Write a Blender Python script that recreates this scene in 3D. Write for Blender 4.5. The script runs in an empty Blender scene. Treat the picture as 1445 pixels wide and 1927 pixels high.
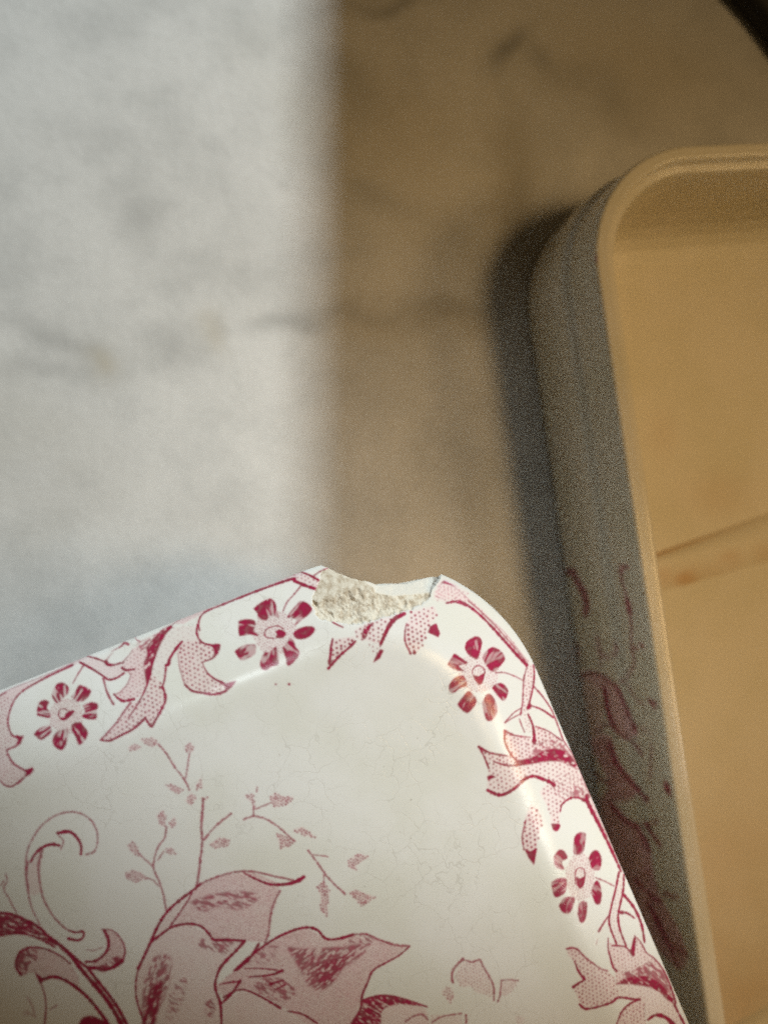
import bpy, math
import numpy as np
from mathutils import Matrix, Vector

rng = np.random.default_rng(7)
SC = bpy.context.scene
COL = SC.collection

# ------------------------------------------------------------------ camera
F_PX, CX, CY = 1418.0, 722.5, 963.5          # photograph is 1445 x 1927
H_CAM = 0.200                                # camera height over the marble (m)
NADIR = (470.0, 1040.0)                      # pixel straight below the camera
_d = np.array([(NADIR[0]-CX)/F_PX, -(NADIR[1]-CY)/F_PX, -1.0]); _d /= np.linalg.norm(_d)
_up = -_d
_x = np.array([1.0, 0, 0]) - _up*_up[0]; _x /= np.linalg.norm(_x)
RC = np.array([_x, np.cross(_up, _x), _up])  # camera -> world rotation
CAM = np.array([0.0, 0.0, H_CAM])

def unproj(p, z):
    c = np.array([(p[0]-CX)/F_PX, -(p[1]-CY)/F_PX, -1.0]); w = RC @ c
    return CAM + w*((z-H_CAM)/w[2])

def proj(P):
    q = (np.asarray(P) - CAM) @ RC
    return np.stack([CX - q[..., 0]/q[..., 2]*F_PX, CY + q[..., 1]/q[..., 2]*F_PX], -1)

cam = bpy.data.cameras.new('camera')
cam.sensor_fit = 'HORIZONTAL'; cam.sensor_width = 36.0
cam.lens = 36.0*F_PX/1445.0
cam.clip_start = 0.005; cam.clip_end = 50.0
cam_o = bpy.data.objects.new('camera', cam); COL.objects.link(cam_o)
M = Matrix(RC.tolist()).to_4x4(); M.translation = Vector(CAM.tolist())
cam_o.matrix_world = M
SC.camera = cam_o
cam.dof.use_dof = True
cam.dof.focus_distance = 0.134
cam.dof.aperture_fstop = (cam.lens/1000.0)/0.0030
SC.view_settings.view_transform = 'Standard'
SC.view_settings.look = 'None'
SC.view_settings.exposure = 0.0
SC.view_settings.gamma = 1.0
SC.cycles.use_denoising = False          # keep the fine grain of a phone picture
SC.cycles.use_adaptive_sampling = False
SC.cycles.use_light_tree = False
SC.cycles.pixel_filter_type = 'BLACKMAN_HARRIS'; SC.cycles.filter_width = 1.7
SC.cycles.max_bounces = 5; SC.cycles.diffuse_bounces = 4; SC.cycles.glossy_bounces = 3
SC.cycles.sample_clamp_direct = 3.0; SC.cycles.sample_clamp_indirect = 2.0

# ------------------------------------------------------------------ world and lamps
world = bpy.data.worlds.new('World'); SC.world = world; world.use_nodes = True
bg = world.node_tree.nodes['Background']
bg.inputs[0].default_value = (1.0, 0.66, 0.30, 1); bg.inputs[1].default_value = 0.042

def lamp(name, kind, loc, target, energy, color, **kw):
    l = bpy.data.lights.new(name, kind); l.energy = energy; l.color = color
    for k, v in kw.items(): setattr(l, k, v)
    o = bpy.data.objects.new(name, l); COL.objects.link(o)
    o.location = loc
    o.rotation_euler = (Vector(target)-Vector(loc)).to_track_quat('-Z', 'Y').to_euler()
    return o

CDIR = np.array([1.0, 1.2, 0.9])
LAMP_C = CDIR*1.0
lamp('window_light', 'SPOT', tuple(LAMP_C), (0.005, 0.0088, -0.203), 162.0, (0.87, 0.97, 1.0),
     shadow_soft_size=0.013, spot_size=math.radians(16.68), spot_blend=0.05)
lamp('warm_lamp', 'AREA', (0.68, -0.05, 0.58), (0.19, 0.0, 0.0), 0.085, (1.0, 0.66, 0.30), shape='DISK', size=0.40, spread=math.radians(20))
lamp('extra_warm_lamp', 'AREA', (0.46, -0.02, 0.80), (0.175, 0.02, 0.0), 0.085, (1.0, 0.66, 0.30), shape='DISK', size=0.36, spread=math.radians(18))  # added second warm lamp, softens the shadow edge beside the box
lamp('upper_glint', 'SPOT', (-0.12, 0.16, 1.05), (0.0, 0.01, 0.065), 5.0, (0.86, 0.96, 1.0), shadow_soft_size=0.055, spot_size=math.radians(7), spot_blend=0.5)  # added spot for the highlight along the lid's upper crest
lamp('side_glint', 'SPOT', (0.66, -0.26, 0.78), (0.085, -0.09, 0.065), 12.0, (1.0, 0.96, 0.86), shadow_soft_size=0.07, spot_size=math.radians(6.8), spot_blend=0.6)  # added spot, brightens the lid's right side and its crest highlight

# ------------------------------------------------------------------ helpers
def mesh_obj(name, verts, faces, mat, parent=None, smooth=True):
    verts = np.ascontiguousarray(verts, dtype=np.float32)
    me = bpy.data.meshes.new(name)
    quads = np.asarray(faces)
    if quads.ndim == 2:
        n, k = quads.shape
        me.vertices.add(len(verts)); me.vertices.foreach_set('co', verts.ravel())
        me.loops.add(n*k); me.loops.foreach_set('vertex_index', quads.astype(np.int32).ravel())
        me.polygons.add(n)
        me.polygons.foreach_set('loop_start', (np.arange(n)*k).astype(np.int32))
        me.update(calc_edges=True); me.validate()
    else:
        me.from_pydata(verts.tolist(), [], [list(f) for f in faces]); me.update()
    if smooth:
        me.polygons.foreach_set('use_smooth', np.ones(len(me.polygons), dtype=bool))
    me.materials.append(mat)
    o = bpy.data.objects.new(name, me); COL.objects.link(o)
    if parent is not None: o.parent = parent
    return o

def add_attr(o, name, vals):
    a = o.data.attributes.new(name, 'FLOAT', 'POINT')
    a.data.foreach_set('value', np.ascontiguousarray(vals, dtype=np.float32))

def tag(o, label=None, cat=None, group=None, kind=None):
    for k, v in (('label', label), ('category', cat), ('group', group), ('kind', kind)):
        if v: o[k] = v
    return o

def vnoise(x, y, scale, seed=0, octaves=3):
    """value noise, arrays x y"""
    out = np.zeros_like(np.asarray(x, dtype=float)); amp = 1.0; tot = 0
    r = np.random.default_rng(seed)
    for o in range(octaves):
        tab = r.random((257, 257))
        u = np.asarray(x)/scale*(2**o) + 37.2*o; v = np.asarray(y)/scale*(2**o) + 11.7*o
        iu = np.floor(u).astype(int); iv = np.floor(v).astype(int)
        fu = u-iu; fv = v-iv; fu = fu*fu*(3-2*fu); fv = fv*fv*(3-2*fv)
        a = tab[iu % 256, iv % 256]; b = tab[(iu+1) % 256, iv % 256]
        c = tab[iu % 256, (iv+1) % 256]; d = tab[(iu+1) % 256, (iv+1) % 256]
        out += amp*((a*(1-fu)+b*fu)*(1-fv)+(c*(1-fu)+d*fu)*fv); tot += amp; amp *= 0.5
    return out/tot

def smooth(a, b, x):
    t = np.clip((x-a)/(b-a), 0, 1); return t*t*(3-2*t)

class NT:
    def __init__(s, name):
        s.m = bpy.data.materials.new(name); s.m.use_nodes = True
        s.t = s.m.node_tree; s.b = s.t.nodes['Principled BSDF']
    def n(s, typ, **kw):
        nd = s.t.nodes.new(typ)
        for k, v in kw.items():
            if k in nd.bl_rna.properties.keys(): setattr(nd, k, v)
            else: nd.inputs[k.replace('_', ' ')].default_value = v
        return nd
    def l(s, a, b): s.t.links.new(a, b)
    def mix(s, fac, a, b, mode='MIX'):
        nd = s.t.nodes.new('ShaderNodeMix'); nd.data_type = 'RGBA'; nd.blend_type = mode
        for sock, v in ((nd.inputs[0], fac), (nd.inputs[6], a), (nd.inputs[7], b)):
            if isinstance(v, (int, float)): sock.default_value = v
            elif isinstance(v, tuple): sock.default_value = v if len(v) == 4 else (*v, 1)
            else: s.l(v, sock)
        return nd.outputs[2]
    def math(s, op, a, b=0.0, c=None):
        nd = s.t.nodes.new('ShaderNodeMath'); nd.operation = op
        for i, v in enumerate((a, b, c)):
            if v is None: continue
            if isinstance(v, (int, float)): nd.inputs[i].default_value = v
            else: s.l(v, nd.inputs[i])
        return nd.outputs[0]
    def rng(s, v, a, b, c=0.0, d=1.0):
        nd = s.t.nodes.new('ShaderNodeMapRange'); nd.interpolation_type = 'SMOOTHSTEP'
        for i, q in ((1, a), (2, b), (3, c), (4, d)): nd.inputs[i].default_value = q
        s.l(v, nd.inputs[0]); return nd.outputs[0]

def glaze_material(name, base, printed=True, craze=1.0, rough=0.2, ink_col=(0.235, 0.007, 0.032), pink=(0.76, 0.33, 0.38), stain=None):
    k = NT(name)
    tc = k.n('ShaderNodeTexCoord')
    co = tc.outputs['Object']
    mott = k.n('ShaderNodeTexNoise', Scale=55.0, Detail=3.0); k.l(co, mott.inputs['Vector'])
    col = k.mix(k.rng(mott.outputs[0], 0.35, 0.7), (*base, 1), (base[0]*0.93, base[1]*0.93, base[2]*0.88, 1))
    # crazing: two scales of distorted cells
    wob = k.n('ShaderNodeTexNoise', Scale=260.0, Detail=2.0); k.l(co, wob.inputs['Vector'])
    wv = k.n('ShaderNodeVectorMath', operation='MULTIPLY_ADD'); k.l(wob.outputs['Color'], wv.inputs[0])
    wv.inputs[1].default_value = (0.0045,)*3; k.l(co, wv.inputs[2])
    lines = None
    for sc_, w in ((210.0, 0.020), (430.0, 0.016)):
        vo = k.n('ShaderNodeTexVoronoi', feature='DISTANCE_TO_EDGE', Scale=sc_); k.l(wv.outputs[0], vo.inputs['Vector'])
        ln = k.rng(vo.outputs['Distance'], 0.0, w, 1.0, 0.0)
        lines = ln if lines is None else k.math('MAXIMUM', lines, k.math('MULTIPLY', ln, 0.6))
    patch = k.n('ShaderNodeTexNoise', Scale=70.0, Detail=2.0); k.l(co, patch.inputs['Vector'])
    lines = k.math('MULTIPLY', lines, k.rng(patch.outputs[0], 0.38, 0.62, 0.1, 1.0))
    col = k.mix(k.math('MULTIPLY', lines, 0.22*craze), col, (0.30, 0.26, 0.20, 1))
    # tiny dark specks
    sp = k.n('ShaderNodeTexVoronoi', feature='F1', Scale=330.0); k.l(co, sp.inputs['Vector'])
    spk = k.math('MULTIPLY', k.rng(sp.outputs['Distance'], 0.03, 0.07, 1.0, 0.0), k.rng(patch.outputs[0], 0.5, 0.65))
    col = k.mix(k.math('MULTIPLY', spk, 0.5), col, (0.22, 0.17, 0.12, 1))
    if printed:
        ai = k.n('ShaderNodeAttribute', attribute_name='ink'); at = k.n('ShaderNodeAttribute', attribute_name='tint')
        iv = k.n('ShaderNodeTexNoise', Scale=900.0, Detail=2.0); k.l(co, iv.inputs['Vector'])
        col = k.mix(k.math('MULTIPLY', at.outputs['Fac'], 0.55), col, (*pink, 1))
        ic = k.mix(k.rng(iv.outputs[0], 0.3, 0.7), (*ink_col, 1), (ink_col[0]*1.5, ink_col[1]*3.0, ink_col[2]*2.2, 1))
        col = k.mix(k.math('MULTIPLY', ai.outputs['Fac'], k.rng(iv.outputs[0], 0.2, 0.6, 0.88, 1.0)), col, ic)
    if stain:
        ast = k.n('ShaderNodeAttribute', attribute_name='stain')
        col = k.mix(ast.outputs['Fac'], col, (*stain, 1))
    k.l(col, k.b.inputs['Base Color'])
    k.b.inputs['Roughness'].default_value = rough
    k.b.inputs['IOR'].default_value = 1.5
    k.b.inputs['Specular IOR Level'].default_value = 0.36
    und = k.n('ShaderNodeTexNoise', Scale=140.0, Detail=2.0); k.l(co, und.inputs['Vector'])
    b1 = k.n('ShaderNodeBump', Strength=0.06, Distance=0.0012); k.l(und.outputs[0], b1.inputs['Height'])
    b2 = k.n('ShaderNodeBump', Strength=0.16*craze, Distance=0.00008, invert=True); k.l(lines, b2.inputs['Height']); k.l(b1.outputs[0], b2.inputs['Normal'])
    k.l(b2.outputs[0], k.b.inputs['Normal'])
    return k.m

M_LID = glaze_material('printed_glaze', (0.80, 0.80, 0.775))
M_DISH = glaze_material('cream_glaze', (0.74, 0.69, 0.58), craze=0.25, rough=0.16)
M_BOWL = glaze_material('cream_glaze_inside', (0.72, 0.66, 0.53), printed=False, craze=0.25, rough=0.34, stain=(0.52, 0.27, 0.08))
for _nd in M_BOWL.node_tree.nodes:
    if _nd.type == 'BSDF_PRINCIPLED':
        _nd.inputs['Specular IOR Level'].default_value = 0.25; _nd.inputs['Roughness'].default_value = 0.5
M_LINE = glaze_material('plain_glaze', (0.78, 0.77, 0.73), printed=False, craze=0.5)

k = NT('fractured_earthenware')
tc = k.n('ShaderNodeTexCoord')
n1 = k.n('ShaderNodeTexNoise', Scale=900.0, Detail=5.0, Roughness=0.7); k.l(tc.outputs['Object'], n1.inputs['Vector'])
n2 = k.n('ShaderNodeTexNoise', Scale=2600.0, Detail=3.0); k.l(tc.outputs['Object'], n2.inputs['Vector'])
c = k.mix(k.rng(n1.outputs[0], 0.36, 0.62), (0.47, 0.40, 0.30, 1), (0.70, 0.66, 0.56, 1))
c = k.mix(k.rng(n2.outputs[0], 0.58, 0.74, 0, 0.35), c, (0.38, 0.28, 0.19, 1))
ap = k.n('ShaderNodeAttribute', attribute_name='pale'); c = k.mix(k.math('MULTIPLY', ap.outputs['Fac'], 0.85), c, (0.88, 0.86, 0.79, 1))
k.l(c, k.b.inputs['Base Color']); k.b.inputs['Roughness'].default_value = 0.9
bb = k.n('ShaderNodeBump', Strength=0.5, Distance=0.00025); k.l(n1.outputs[0], bb.inputs['Height']); k.l(bb.outputs[0], k.b.inputs['Normal'])
M_FRAC = k.m

k = NT('marble')
tc = k.n('ShaderNodeTexCoord'); co = tc.outputs['Object']
n1 = k.n('ShaderNodeTexNoise', Scale=30.0, Detail=6.0, Roughness=0.62, Distortion=0.1); k.l(co, n1.inputs['Vector'])
n2 = k.n('ShaderNodeTexNoise', Scale=11.0, Detail=4.0, Distortion=0.2); k.l(co, n2.inputs['Vector'])
n3 = k.n('ShaderNodeTexNoise', Scale=420.0, Detail=3.0); k.l(co, n3.inputs['Vector'])
c = k.mix(k.rng(n1.outputs[0], 0.32, 0.62), (0.535, 0.53, 0.51, 1), (0.66, 0.65, 0.625, 1))
c = k.mix(k.rng(n2.outputs[0], 0.5, 0.7, 0, 0.35), c, (0.50, 0.47, 0.40, 1))
c = k.mix(k.rng(n3.outputs[0], 0.45, 0.8, 0, 0.18), c, (0.45, 0.45, 0.43, 1))
av = k.n('ShaderNodeAttribute', attribute_name='vein_shade'); ay = k.n('ShaderNodeAttribute', attribute_name='rust_shade')
c = k.mix(k.math('MULTIPLY', ay.outputs['Fac'], 0.5), c, (0.42, 0.34, 0.19, 1))
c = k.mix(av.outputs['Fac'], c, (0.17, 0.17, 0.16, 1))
k.l(c, k.b.inputs['Base Color']); k.b.inputs['Roughness'].default_value = 0.42
bb = k.n('ShaderNodeBump', Strength=0.15, Distance=0.0005); k.l(n3.outputs[0], bb.inputs['Height']); k.l(bb.outputs[0], k.b.inputs['Normal'])
M_MARB = k.m

k = NT('black_rubber')
n1 = k.n('ShaderNodeTexNoise', Scale=300.0, Detail=3.0)
c = k.mix(n1.outputs[0], (0.006, 0.006, 0.006, 1), (0.014, 0.013, 0.012, 1)); k.l(c, k.b.inputs['Base Color']); k.b.inputs['Roughness'].default_value = 0.6
M_BLACK = k.m
k = NT('shade_board_paint')
n1 = k.n('ShaderNodeTexNoise', Scale=40.0, Detail=4.0)
c = k.mix(n1.outputs[0], (0.34, 0.27, 0.18, 1), (0.40, 0.32, 0.22, 1)); k.l(c, k.b.inputs['Base Color']); k.b.inputs['Roughness'].default_value = 0.8
M_BOARD = k.m

# ------------------------------------------------------------------ setting: marble countertop
gx = np.concatenate([np.linspace(-0.9, -0.16, 20)[:-1], np.linspace(-0.16, 0.26, 260), np.linspace(0.26, 0.9, 18)[1:]])
gy = np.concatenate([np.linspace(-0.9, -0.18, 20)[:-1], np.linspace(-0.18, 0.24, 260), np.linspace(0.24, 0.9, 18)[1:]])
X, Y = np.meshgrid(gx, gy, indexing='ij')
V = np.stack([X, Y, np.zeros_like(X)], -1).reshape(-1, 3)
n, m = X.shape
ii = np.arange(n*m).reshape(n, m)
Q = np.stack([ii[:-1, :-1], ii[1:, :-1], ii[1:, 1:], ii[:-1, 1:]], -1).reshape(-1, 4)
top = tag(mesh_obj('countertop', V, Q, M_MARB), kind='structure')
PP = proj(V)
wx = PP[:, 0] + 90*(vnoise(PP[:, 0]+3000, PP[:, 1]+3000, 120, 3)-0.5)
wy = PP[:, 1] + 90*(vnoise(PP[:, 0]+3000, PP[:, 1]+3000, 120, 4)-0.5)
vein_shade = np.zeros(len(V)); rust_shade = np.zeros(len(V))
def blotch(arr, x, y, rx, ry, s, ang=0):
    a = math.radians(ang); dx, dy = wx-x, wy-y
    u = (dx*math.cos(a)+dy*math.sin(a))/rx; v = (-dx*math.sin(a)+dy*math.cos(a))/ry
    np.maximum(arr, s*np.exp(-(u*u+v*v)), out=arr)
for b in ((968, 95, 26, 34, .85, 20), (1030, 115, 60, 22, .45, 30), (740, 0, 90, 16, .6, 0), (268, 400, 45, 60, .42, 20), (240, 340, 60, 40, .25, 0),
          (110, 630, 75, 30, .45, 20), (60, 690, 120, 26, .3, 0), (330, 660, 60, 36, .35, 0), (430, 620, 30, 22, .3, 0), (560, 600, 75, 22, .55, -8), (700, 575, 120, 22, .4, 0), (850, 585, 120, 26, .4, 0),
          (230, 850, 120, 60, .2, 30), (360, 940, 160, 60, .22, 10), (40, 900, 90, 40, .2, 0), (700, 380, 60, 24, .25, 20), (860, 820, 90, 40, .3, 40), (180, 270, 70, 30, .18, 0), (520, 360, 12, 12, .25, 0),
          (860, 900, 150, 130, .34, 0), (450, 520, 170, 90, .14, 10), (150, 900, 220, 120, .20, 0), (620, 800, 120, 160, .16, 0), (640, 150, 60, 30, .25, 15), (1150, 160, 120, 40, .35, 30), (960, 380, 40, 120, .35, 0)):  # veins, plus shade beside the lid and at upper right painted in
    blotch(vein_shade, *b)
for b in ((180, 670, 30, 26, .8, 0), (410, 625, 26, 30, .6, 0), (700, 590, 80, 50, .6, 0), (760, 250, 140, 120, .5, 20), (950, 400, 60, 200, .7, 0), (850, 600, 100, 40, .7, 0), (1200, 120, 200, 100, .7, 20)):  # rust spots, plus brown tint painted where the box's shade falls
    blotch(rust_shade, *b)
add_attr(top, 'vein_shade', vein_shade*0.8); add_attr(top, 'rust_shade', rust_shade)

# unseen board added beside the counter: its top edge cuts the window light
xb = unproj((585, 300), 0.0)[0]
xo = 0.36
zo = LAMP_C[2]*(xo-xb)/(LAMP_C[0]-xb)
def box(name, lo, hi, mat):
    v = [(x, y, z) for x in (lo[0], hi[0]) for y in (lo[1], hi[1]) for z in (lo[2], hi[2])]
    f = [(0, 1, 3, 2), (4, 6, 7, 5), (0, 4, 5, 1), (2, 3, 7, 6), (0, 2, 6, 4), (1, 5, 7, 3)]
    return mesh_obj(name, np.array(v), np.array(f), mat, smooth=False)
tag(box('shade_board', (xo, 0.06, 0.0), (xo+0.02, 0.95, zo), M_BOARD), kind='structure')

# ------------------------------------------------------------------ the transfer print, drawn as ink and tint rasters
X0, Y0, RW, RH = -60, 960, 1560, 1060
INK = np.zeros((RH, RW), np.float32); TINT = np.zeros((RH, RW), np.float32)
CR = dict(A=(0, 1050, 2.408), A2=(0, 1250, 6.568), B=(150, 1180, 4.817), C=(420, 1100, 6.568), D=(560, 1040, 4.516), E=(800, 1060, 3.6125),
          F=(850, 1450, 3.211), F2=(1050, 1700, 5.78), G=(0, 1380, 2.89), G2=(0, 1620, 6.02), H=(220, 1380, 2.491), I=(600, 1720, 3.6125), J=(1000, 1000, 3.853), K=(1150, 1500, 4.512))
def T(c, pts):
    x, y, s = CR[c]
    return np.array([(x+p[0]/s, y+p[1]/s) for p in pts], float)
def spline(P, step=0.7):
    if len(P) == 2: Q = P
    else:
        E_ = np.vstack([2*P[0]-P[1], P, 2*P[-1]-P[-2]]); Q = []
        for i in range(len(P)-1):
            a, b, c_, d = E_[i:i+4]
            t = np.linspace(0, 1, 14)[:, None]
            Q.append(0.5*((2*b)+(-a+c_)*t+(2*a-5*b+4*c_-d)*t*t+(-a+3*b-3*c_+d)*t**3)[:-1])
        Q = np.vstack(Q+[P[-1:]])
    L = np.concatenate([[0], np.cumsum(np.linalg.norm(np.diff(Q, axis=0), axis=1))])
    n_ = max(2, int(L[-1]/step)+1); u = np.linspace(0, L[-1], n_)
    return np.stack([np.interp(u, L, Q[:, 0]), np.interp(u, L, Q[:, 1])], 1), L[-1]
def stamp(A, x, y, r, s=1.0):
    x -= X0; y -= Y0; q = int(r+2)
    i0, i1, j0, j1 = int(y)-q, int(y)+q+2, int(x)-q, int(x)+q+2
    if i0 < 0 or j0 < 0 or i1 > RH or j1 > RW: return
    yy, xx = np.ogrid[i0:i1, j0:j1]
    d = np.sqrt((xx-x)**2+(yy-y)**2)
    np.maximum(A[i0:i1, j0:j1], s*np.clip(r+0.5-d, 0, 1), out=A[i0:i1, j0:j1])
def line(c, pts, w=3.0, w1=None, s=0.95):
    P, L = spline(T(c, pts)); w1 = w if w1 is None else w1
    jit = np.interp(np.arange(len(P)), np.arange(0, len(P)+6, 4), rng.normal(0, 0.16, len(np.arange(0, len(P)+6, 4))))
    for i, (x, y) in enumerate(P):
        t = i/max(1, len(P)-1)
        stamp(INK, x, y, max(0.5, (w+(w1-w)*t)/2*(1+jit[i])), s*(0.9+0.1*rng.random()))
def dots(c, pts, r=1.9, sp=1.75, s=0.85):
    P, L = spline(T(c, pts), r*sp)
    for x, y in P: stamp(INK, x+rng.normal(0, .3), y+rng.normal(0, .3), r*(0.8+0.4*rng.random()), s*(0.75+0.25*rng.random()))
def pmask(P):
    P = np.asarray(P)-np.array([X0, Y0])
    j0, i0 = np.maximum(np.floor(P.min(0)).astype(int)-1, 0); j1, i1 = np.ceil(P.max(0)).astype(int)+2
    j1 = min(j1, RW); i1 = min(i1, RH)
    yy, xx = np.mgrid[i0:i1, j0:j1]; m_ = np.zeros(yy.shape, bool)
    for (xa, ya), (xb_, yb) in zip(P, np.roll(P, -1, 0)):
        if ya == yb: continue
        m_ ^= ((ya > yy) != (yb > yy)) & (xx < (xb_-xa)*(yy-ya)/(yb-ya)+xa)
    return (i0, i1, j0, j1), m_
def blur(A, n_=1):
    for _ in range(n_):
        B_ = np.pad(A, 1, mode='edge')
        A = (B_[:-2, 1:-1]+B_[2:, 1:-1]+2*B_[1:-1, 1:-1])/4
        B_ = np.pad(A, 1, mode='edge')
        A = (B_[1:-1, :-2]+B_[1:-1, 2:]+2*B_[1:-1, 1:-1])/4
    return A
def fill(c, pts, tint=0.5, sp=8.5, r=2.0, s=0.8, ang=25, sm=True):
    """stippled leaf area: pale tint with rows of dots"""
    P = T(c, pts)
    if sm: P = spline(np.vstack([P, P[:1]]), 3.0)[0]
    (i0, i1, j0, j1), m_ = pmask(P)
    if m_.size == 0: return
    if tint > 0:
        mm = blur(np.pad(m_.astype(np.float32), 3), 1)[3:-3, 3:-3]
        nz = 0.75+0.5*vnoise(*np.mgrid[i0:i1, j0:j1], 26, 5)
        np.maximum(TINT[i0:i1, j0:j1], tint*mm*nz, out=TINT[i0:i1, j0:j1])
    if s > 0:
        a = math.radians(ang); R2 = np.array([[math.cos(a), -math.sin(a)], [math.sin(a), math.cos(a)]])
        ctr = P.mean(0); ext = np.abs(P-ctr).max()*1.5
        for u in np.arange(-ext, ext, sp*0.87):
            off = 0.5*sp if int(round(u/(sp*0.87))) % 2 else 0
            for v in np.arange(-ext, ext, sp)+off:
                q = ctr + R2 @ np.array([v+rng.normal(0, sp*.09), u+rng.normal(0, sp*.09)])
                yi, xi = int(q[1]-Y0)-i0, int(q[0]-X0)-j0
                if 0 <= yi < m_.shape[0] and 0 <= xi < m_.shape[1] and m_[yi, xi]:
                    stamp(INK, q[0], q[1], r*(0.8+0.4*rng.random()), s*(0.75+0.25*rng.random()))
def hatch(c, pts, s=0.7, sm=True, ang=35, fade=2):
    """densely engraved shading"""
    P = T(c, pts)
    if sm: P = spline(np.vstack([P, P[:1]]), 3.0)[0]
    (i0, i1, j0, j1), m_ = pmask(P)
    if m_.size == 0: return
    mm = blur(np.pad(m_.astype(np.float32), 6), fade)[6:-6, 6:-6]
    yy, xx = np.mgrid[i0:i1, j0:j1].astype(float)
    a = math.radians(ang); u = xx*math.cos(a)+yy*math.sin(a); v = -xx*math.sin(a)+yy*math.cos(a)
    nz = vnoise(u+900, v*3.2+900, 9, 8, 2)
    g = smooth(0.62-0.42*s-0.12, 0.62-0.42*s+0.16, nz)
    np.maximum(INK[i0:i1, j0:j1], mm*g*(0.55+0.45*s), out=INK[i0:i1, j0:j1])
    np.maximum(TINT[i0:i1, j0:j1], mm*0.8*s, out=TINT[i0:i1, j0:j1])
def solid(c, pts, s=0.95, sm=False):
    P = T(c, pts)
    if sm: P = spline(np.vstack([P, P[:1]]), 2.0)[0]
    (i0, i1, j0, j1), m_ = pmask(P)
    if m_.size: np.maximum(INK[i0:i1, j0:j1], s*blur(np.pad(m_.astype(np.float32), 2), 1)[2:-2, 2:-2], out=INK[i0:i1, j0:j1])
def petal(c, pts, ctr, light=0.6):
    """dark petal with pale engraved streaks running to the flower's centre"""
    P = T(c, pts); P = spline(np.vstack([P, P[:1]]), 2.0)[0]
    (i0, i1, j0, j1), m_ = pmask(P)
    yy, xx = np.mgrid[i0:i1, j0:j1].astype(float)
    cc = T(c, [ctr])[0]-np.array([X0, Y0])
    th = np.arctan2(yy-cc[1], xx-cc[0]); rr = np.hypot(xx-cc[0], yy-cc[1])
    r0, r1 = rr[m_].min(), rr[m_].max(); f = (rr-r0)/(r1-r0)
    nz = vnoise(th*rr.mean()*1.0+500, rr*0.28+500, 5.2, int(P[0, 0]) % 91, 2)
    g = 1-light*smooth(0.50, 0.72, nz+0.16*(0.5-f))
    mm = blur(np.pad(m_.astype(np.float32), 2), 1)[2:-2, 2:-2]
    np.maximum(INK[i0:i1, j0:j1], mm*g*0.95, out=INK[i0:i1, j0:j1])
def flower(c, ctr, petals, rdot, ring, dark, stem, ell=(1, 1), light=0.55):
    s_ = CR[c][2]
    a = np.linspace(0, 2*math.pi, 17)[:-1]
    fill(c, [(ctr[0]+rdot*ell[0]*math.cos(t), ctr[1]+rdot*ell[1]*math.sin(t)) for t in a], 0.30, 5.4, 1.25, 0.75, 40)
    for p in petals: petal(c, p, ctr, light)
    line(c, ring, 2.2, 2.6); solid(c, dark, .97, True); line(c, stem, 3.0, 2.2, .85)

# --- flowers of the border
flower('A2', (815, 640), [
    [(650,330),(700,250),(760,228),(820,250),(850,300),(830,380),(770,430),(710,490),(660,440),(640,390)],
    [(880,410),(930,330),(980,262),(1050,280),(1125,330),(1080,420),(1000,470),(930,455)],
    [(1015,520),(1060,480),(1170,475),(1215,510),(1195,580),(1200,640),(1170,685),(1070,680),(1010,645),(1050,590)],
    [(880,760),(920,725),(985,710),(1030,760),(1085,840),(1060,930),(990,1000),(950,980),(930,900),(890,850)],
    [(690,830),(830,800),(835,900),(810,1010),(760,1065),(690,1035),(650,970),(660,900)],
    [(415,870),(470,810),(560,770),(625,765),(635,840),(590,890),(510,940),(460,910)],
    [(455,640),(460,540),(490,470),(550,445),(610,470),(580,540),(620,600),(615,665),(520,655)]],
    215, [(735,660),(722,610),(745,565),(790,550),(830,572)], [(800,630),(850,580),(925,575),(890,630),(820,690),(760,695),(730,665),(790,660)], [(1030,20),(960,130),(900,240)], light=.7)
flower('C', (640, 600), [
    [(370,300),(440,240),(550,180),(610,185),(650,240),(665,320),(690,415),(640,400),(580,390),(540,440),(490,440),(430,430),(420,360)],
    [(780,410),(830,340),(890,270),(960,205),(1040,230),(1100,300),(1060,370),(980,430),(880,510),(900,440),(840,420)],
    [(860,600),(920,550),(1010,520),(1080,515),(1135,545),(1100,620),(1020,670),(930,680),(880,650)],
    [(735,770),(800,700),(810,660),(870,700),(900,770),(945,850),(890,940),(820,1005),(785,990),(770,900),(735,830)],
    [(520,830),(570,840),(640,770),(670,790),(685,890),(680,990),(590,1020),(540,1060),(480,1050),(455,980),(480,890)],
    [(140,830),(200,780),(300,740),(400,745),(405,810),(390,860),(310,910),(230,940),(190,910)],
    [(190,530),(195,450),(310,430),(390,450),(400,520),(380,570),(440,640),(320,620),(210,640),(190,600)]],
    270, [(620,665),(540,655),(510,610),(535,555),(600,525),(680,515),(745,550)], [(640,580),(700,555),(778,600),(740,660),(650,662),(662,620)], [(960,20),(860,140),(790,220),(740,330)])
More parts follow.
